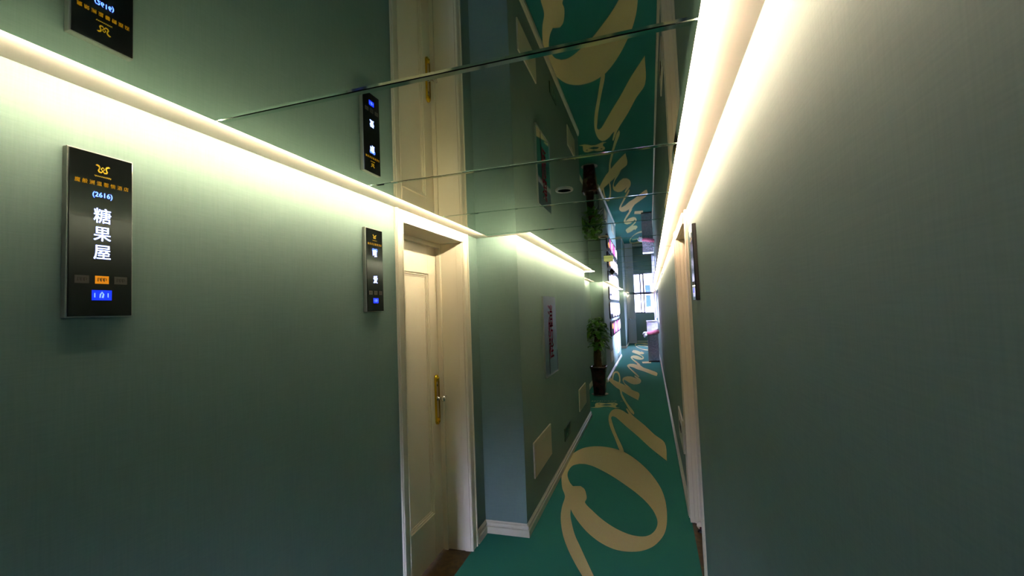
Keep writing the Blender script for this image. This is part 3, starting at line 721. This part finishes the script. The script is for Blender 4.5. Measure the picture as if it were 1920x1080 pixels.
# ------------------------------------------------------------------ sequinned pedestal with pink sash at the far right
m_seq = mat('silver_sequins', '#aab0bd', .22, metal=.9)
nt = m_seq.node_tree; N = nt.nodes; L = nt.links; b = N['Principled BSDF']
tc = N.new('ShaderNodeTexCoord'); vo = N.new('ShaderNodeTexVoronoi'); vo.inputs['Scale'].default_value = 90
L.new(tc.outputs['Object'], vo.inputs['Vector'])
bmp = N.new('ShaderNodeBump'); bmp.inputs['Strength'].default_value = 1.0; bmp.inputs['Distance'].default_value = .012
sub = N.new('ShaderNodeRGBToBW'); L.new(vo.outputs['Color'], sub.inputs['Color']); L.new(sub.outputs['Val'], bmp.inputs['Height']); L.new(bmp.outputs['Normal'], b.inputs['Normal'])
rp = N.new('ShaderNodeValToRGB'); rp.color_ramp.elements[0].color = srgb('#4a5168'); rp.color_ramp.elements[1].color = srgb('#eef0fa'); L.new(sub.outputs['Val'], rp.inputs['Fac']); L.new(rp.outputs['Color'], b.inputs['Base Color'])
t = thing('sequin_pedestal', 'tall silver sequinned pedestal against the right wall near the end window', 'pedestal', (.035, 13.32, .0015))
bm = bmesh.new(); box(bm, -.150, .145, -.15, .15, .035, 1.14); link('column', bm, m_seq, t, bevel=.006)
bm = bmesh.new(); box(bm, -.158, .153, -.158, .158, 1.14, 1.158); link('top', bm, M_CHROME, t, bevel=.003)
bm = bmesh.new(); box(bm, -.145, .14, -.145, .145, 0, .035); link('plinth', bm, M_BLACK, t)
bm = bmesh.new()
for (x0, x1, y0, y1) in ((-.166, -.150, -.166, .166), (.145, .161, -.166, .166), (-.15, .145, -.166, -.150), (-.15, .145, .150, .166)):
    pass
hp = [(-.160, -.160), (.155, -.160), (.155, .160), (-.160, .160)]
tube(bm, [(-.155, .155, .80), (-.158, 0, .80), (-.160, -.160, .80), (-.05, -.170, .81), (.06, -.170, .835), (.157, -.165, .85), (.160, 0, .85), (.158, .155, .84)], [.03, .04, .045, .05, .055, .05, .04, .03], 10)
sash = link('pink_sash', bm, M_PINK, t, True)
bm = bmesh.new(); tube(bm, [(-.15, -.165, .79), (-.19, -.17, .77), (-.215, -.17, .73), (-.225, -.17, .69)], [.035, .04, .035, .012], 10); tube(bm, [(-.16, -.165, .83), (-.23, -.17, .83), (-.275, -.175, .78)], [.025, .028, .012], 8)
k = link('sash_knot', bm, [M_PALEWRAP], t, True); k['label'] = 'pale bow end of the pink sash'

# ------------------------------------------------------------------ small fittings under the mirror ceiling and on the right wall
t = thing('square_ceiling_lamp', 'small square pale yellow scalloped lamp under the mirror ceiling by the posters', 'lamp', (-.412, 5.02, ZM - .0008))
bm = bmesh.new(); box(bm, -.048, .048, -.04, .04, -.030, 0); sh = link('shade', bm, mat('pale_yellow_shade', '#dfe0a0', .5, emit='#c9cc74', strength=.28), t, bevel=.004)
bm = bmesh.new()
for k in range(6):
    lathe(bm, [(0, -.038), (.004, -.036), (.005, -.031), (0, -.029)], (-.040 + .016 * k, -.034, 0), 8)
link('scallop_bead', bm, M_DARKINK, t)
t = thing('dome_camera', 'small dark dome camera hanging from the mirror ceiling beyond the plant', 'camera', (-.53, 6.95, ZM - .0008))
bm = bmesh.new(); lathe(bm, [(0, 0), (.04, 0), (.04, -.014), (0, -.014)], seg=20); link('base', bm, M_BLACK, t)
bm = bmesh.new(); lathe(bm, [(0, -.045), (.014, -.042), (.026, -.030), (.030, -.014), (0, -.014)], seg=20); link('lens_dome', bm, M_BLACKGLASS, t, True)
def hook(y, z, lab):
    t = thing('wall_hook', lab, 'hook', (XR2, y, z), group='small metal hooks high on the right wall')
    bm = bmesh.new(); lathe(bm, [(0, 0), (.012, 0), (.012, -.004), (0, -.004)], (0, 0, 0), 14, 'x'); link('rose', bm, M_CHROME, t)
    bm = bmesh.new(); tube(bm, [(-.003, 0, 0), (-.022, 0, 0), (-.030, 0, -.010), (-.026, 0, -.022), (-.016, 0, -.022)], .004, 8); link('hook_arm', bm, M_BLACK, t)
hook(6.9, 2.055, 'small dark metal hook high on the right wall, nearer of the two')
hook(8.3, 2.062, 'small dark metal hook high on the right wall, farther of the two')
for y, lab in ((4.30, 'thin wire clip across the right lit ceiling gap above the doorway side'), (6.75, 'thin wire clip across the right lit ceiling gap farther down')):
    bm = bmesh.new(); tube(bm, [(XMR - .004, y + .004, ZM + .004), (XMR + .02, y, ZM + .001), (XR2 - .02, y - .002, ZM + .003), (XR2 - .002, y, ZM - .002)], .0014, 6)
    tube(bm, [(XR2 - .008, y, ZM - .006), (XR2 - .002, y, ZM + .006)], .004, 8); tube(bm, [(XMR - .003, y, ZM - .003), (XMR + .004, y, ZM + .003)], .004, 8)
    tag(link('wire_clip', bm, M_SATIN), lab, 'wire clip', 'wire clips across the ceiling gap')
for y, lab in ((6.30, 'thin wire clip across the left lit ceiling gap at the end of the second wall'),):
    bm = bmesh.new(); tube(bm, [(X1 + .002, y, ZM), (X1 + .05, y, ZM + .001), (X1 + GAP + .004, y, ZM - .002)], .0014, 6); tube(bm, [(X1 + .003, y, ZM - .005), (X1 + .003, y, ZM + .005)], .004, 8); tube(bm, [(X1 + GAP + .006, y, ZM - .005), (X1 + GAP + .006, y, ZM + .003)], .004, 8)
    tag(link('wire_clip', bm, M_SATIN), lab, 'wire clip', 'wire clips across the ceiling gap')

# ------------------------------------------------------------------ far end: white door ajar, window, right-hand windows
d3 = panel_door('door_3', 19.60, 1, -.30, .30, .01, 2.085, M_DOORW, [(-.2, .2, .15, .95)], 'white door standing open at the far end beside the window')
for v in d3.data.vertices: v.co = Vector((v.co.y * .55, v.co.x - 19.60 + .0, v.co.z))
for c in d3.children:
    for v in c.data.vertices: v.co = Vector((v.co.y * .55, v.co.x - 19.60, v.co.z))
d3.location = (-.765, 19.62, 0); d3.rotation_euler = (0, 0, math.pi)
for o in [d3] + list(d3.children): o.data.update()
bm = bmesh.new(); tube(bm, [(-.15, .035, 1.04), (.13, .035, 1.04)], .012, 8); tube(bm, [(-.13, 0, 1.04), (-.13, .035, 1.04)], .02, 8); tube(bm, [(.05, .0, 1.04), (.05, .05, 1.04)], .028, 8)
dh = link('door_handle', bm, M_CHROME, d3); 
m_glass = bpy.data.materials.new('window_glass'); m_glass.use_nodes = True
N = m_glass.node_tree.nodes; L = m_glass.node_tree.links; N.clear()
out = N.new('ShaderNodeOutputMaterial'); mx = N.new('ShaderNodeMixShader'); tr_ = N.new('ShaderNodeBsdfTransparent'); gl_ = N.new('ShaderNodeBsdfGlossy'); gl_.inputs['Roughness'].default_value = .02
fr = N.new('ShaderNodeFresnel'); fr.inputs['IOR'].default_value = 1.45
L.new(fr.outputs[0], mx.inputs[0]); L.new(tr_.outputs[0], mx.inputs[1]); L.new(gl_.outputs[0], mx.inputs[2]); L.new(mx.outputs[0], out.inputs['Surface'])
def window(name, frames, glass, label, m=M_DARKFRAME):
    bm = bmesh.new()
    for f in frames: box(bm, *f)
    o = struct(link(name, bm, m, bevel=.002), label); o['category'] = 'window'
    bm = bmesh.new(); box(bm, *glass); link('glass', bm, m_glass, o)
    return o
ya, yb = Y_END + .06, Y_END + .10
fr_ = [(EWX0, EWX0 + .035, ya, yb, EWZ0, EWZ1), (EWX1 - .03, EWX1, ya, yb, EWZ0, EWZ1), (EWX0, -.2, ya, yb, EWZ0, EWZ0 + .05), (-.2, EWX1, ya, yb, EWZ0, EWZ0 + .03), (EWX0, EWX1, ya, yb, EWZ1 - .06, EWZ1),
       (-.385, -.335, ya, yb, EWZ0, EWZ1), (-.255, -.20, ya, yb, EWZ0, EWZ1)]
window('window_1', fr_, (EWX0 + .03, EWX1 - .03, ya + .018, ya + .022, EWZ0 + .03, EWZ1 - .04), 'dark framed window in the end wall')
xa, xb = XR2 + .06, XR2 + .10
fr_ = [(xa, xb, 12.2, 12.26, .95, 2.02), (xa, xb, 17.54, 17.6, .95, 2.02), (xa, xb, 12.2, 17.6, .95, 1.0), (xa, xb, 12.2, 17.6, 1.97, 2.02), (xa, xb, 13.9, 13.96, .95, 2.02), (xa, xb, 15.7, 15.76, .95, 2.02)]
window('window_2', fr_, (xa + .018, xa + .022, 12.25, 17.55, 1.0, 1.97), 'pale framed window along the right wall near the end', M_DOORW)
ya, yb = Y_BACK - .10, Y_BACK - .06
fr_ = [(BX0, BX0 + .04, ya, yb, BZ0, BZ1), (BX1 - .04, BX1, ya, yb, BZ0, BZ1), (BX0, BX1, ya, yb, BZ0, BZ0 + .04), (BX0, BX1, ya, yb, BZ1 - .04, BZ1)]
window('window_fill', fr_, (BX0 + .03, BX1 - .03, ya + .018, ya + .022, BZ0 + .03, BZ1 - .03), 'unseen window added behind the viewpoint for bluish fill light')

# sheer curtains on the right-hand window
m_sheer = bpy.data.materials.new('sheer_white_fabric'); m_sheer.use_nodes = True
N = m_sheer.node_tree.nodes; L = m_sheer.node_tree.links; N.clear()
out = N.new('ShaderNodeOutputMaterial'); mx = N.new('ShaderNodeMixShader'); mx.inputs[0].default_value = .6
df = N.new('ShaderNodeBsdfDiffuse'); df.inputs['Color'].default_value = (.85, .85, .92, 1); tl = N.new('ShaderNodeBsdfTranslucent'); tl.inputs['Color'].default_value = (.85, .85, .92, 1)
L.new(df.outputs[0], mx.inputs[1]); L.new(tl.outputs[0], mx.inputs[2]); L.new(mx.outputs[0], out.inputs['Surface'])
for (y0, y1, z0, lab) in ((13.75, 15.2, 1.22, 'short white sheer curtain on the right window behind the silver pedestal'), (16.2, 17.5, .86, 'longer white sheer curtain on the right window nearest the end wall')):
    bm = bmesh.new(); n = 60; va = []
    for k in range(n + 1):
        yy = y0 + (y1 - y0) * k / n; xx = .165 + .022 * math.sin(k * .95) + .006 * math.sin(k * 2.3)
        va.append((bm.verts.new((xx, yy, 2.06)), bm.verts.new((xx + .004 * math.sin(k), yy, z0))))
    for a, b in zip(va[:-1], va[1:]): bm.faces.new((a[0], b[0], b[1], a[1]))
    o = link('sheer_curtain', bm, m_sheer, None, True)
    md = o.modifiers.new('thickness', 'SOLIDIFY'); md.thickness = .001
    tag(o, lab, 'curtain', 'sheer curtains by the end window')
bm = bmesh.new(); tube(bm, [(.165, 13.6, 2.068), (.165, 17.6, 2.068)], .006, 8)
for y in (13.65, 15.6, 17.55): tube(bm, [(.165, y, 2.068), (XR2, y, 2.068)], .004, 6)
tag(link('curtain_rail', bm, M_DOORW), 'thin white curtain rail above the right window near the end', 'curtain rail')

# pale building across the way with one blue window
t = thing('neighbouring_building', 'pale building outside the end window with a blue tinted window', 'building', (1.0, 27.0, 0))
bm = bmesh.new(); box(bm, -4, 3, 0, 2, -4, 3.4); link('facade', bm, mat('pale_render', '#c9cbd2', .8), t)
bm = bmesh.new(); box(bm, -1.21, -.93, -.03, .02, 1.50, 2.74); w = link('window', bm, mat('blue_tinted_pane', '#0a1a48', .7, spec=.1), t)
bm = bmesh.new()
for f in ((-1.25, -.89, 1.45, 1.50), (-1.25, -.89, 2.74, 2.79), (-1.25, -1.21, 1.50, 2.74), (-.93, -.89, 1.50, 2.74), (-1.21, -.93, 2.18, 2.23)): box(bm, f[0], f[1], -.05, .01, f[2], f[3])
link('window_surround', bm, M_DOORW, w)
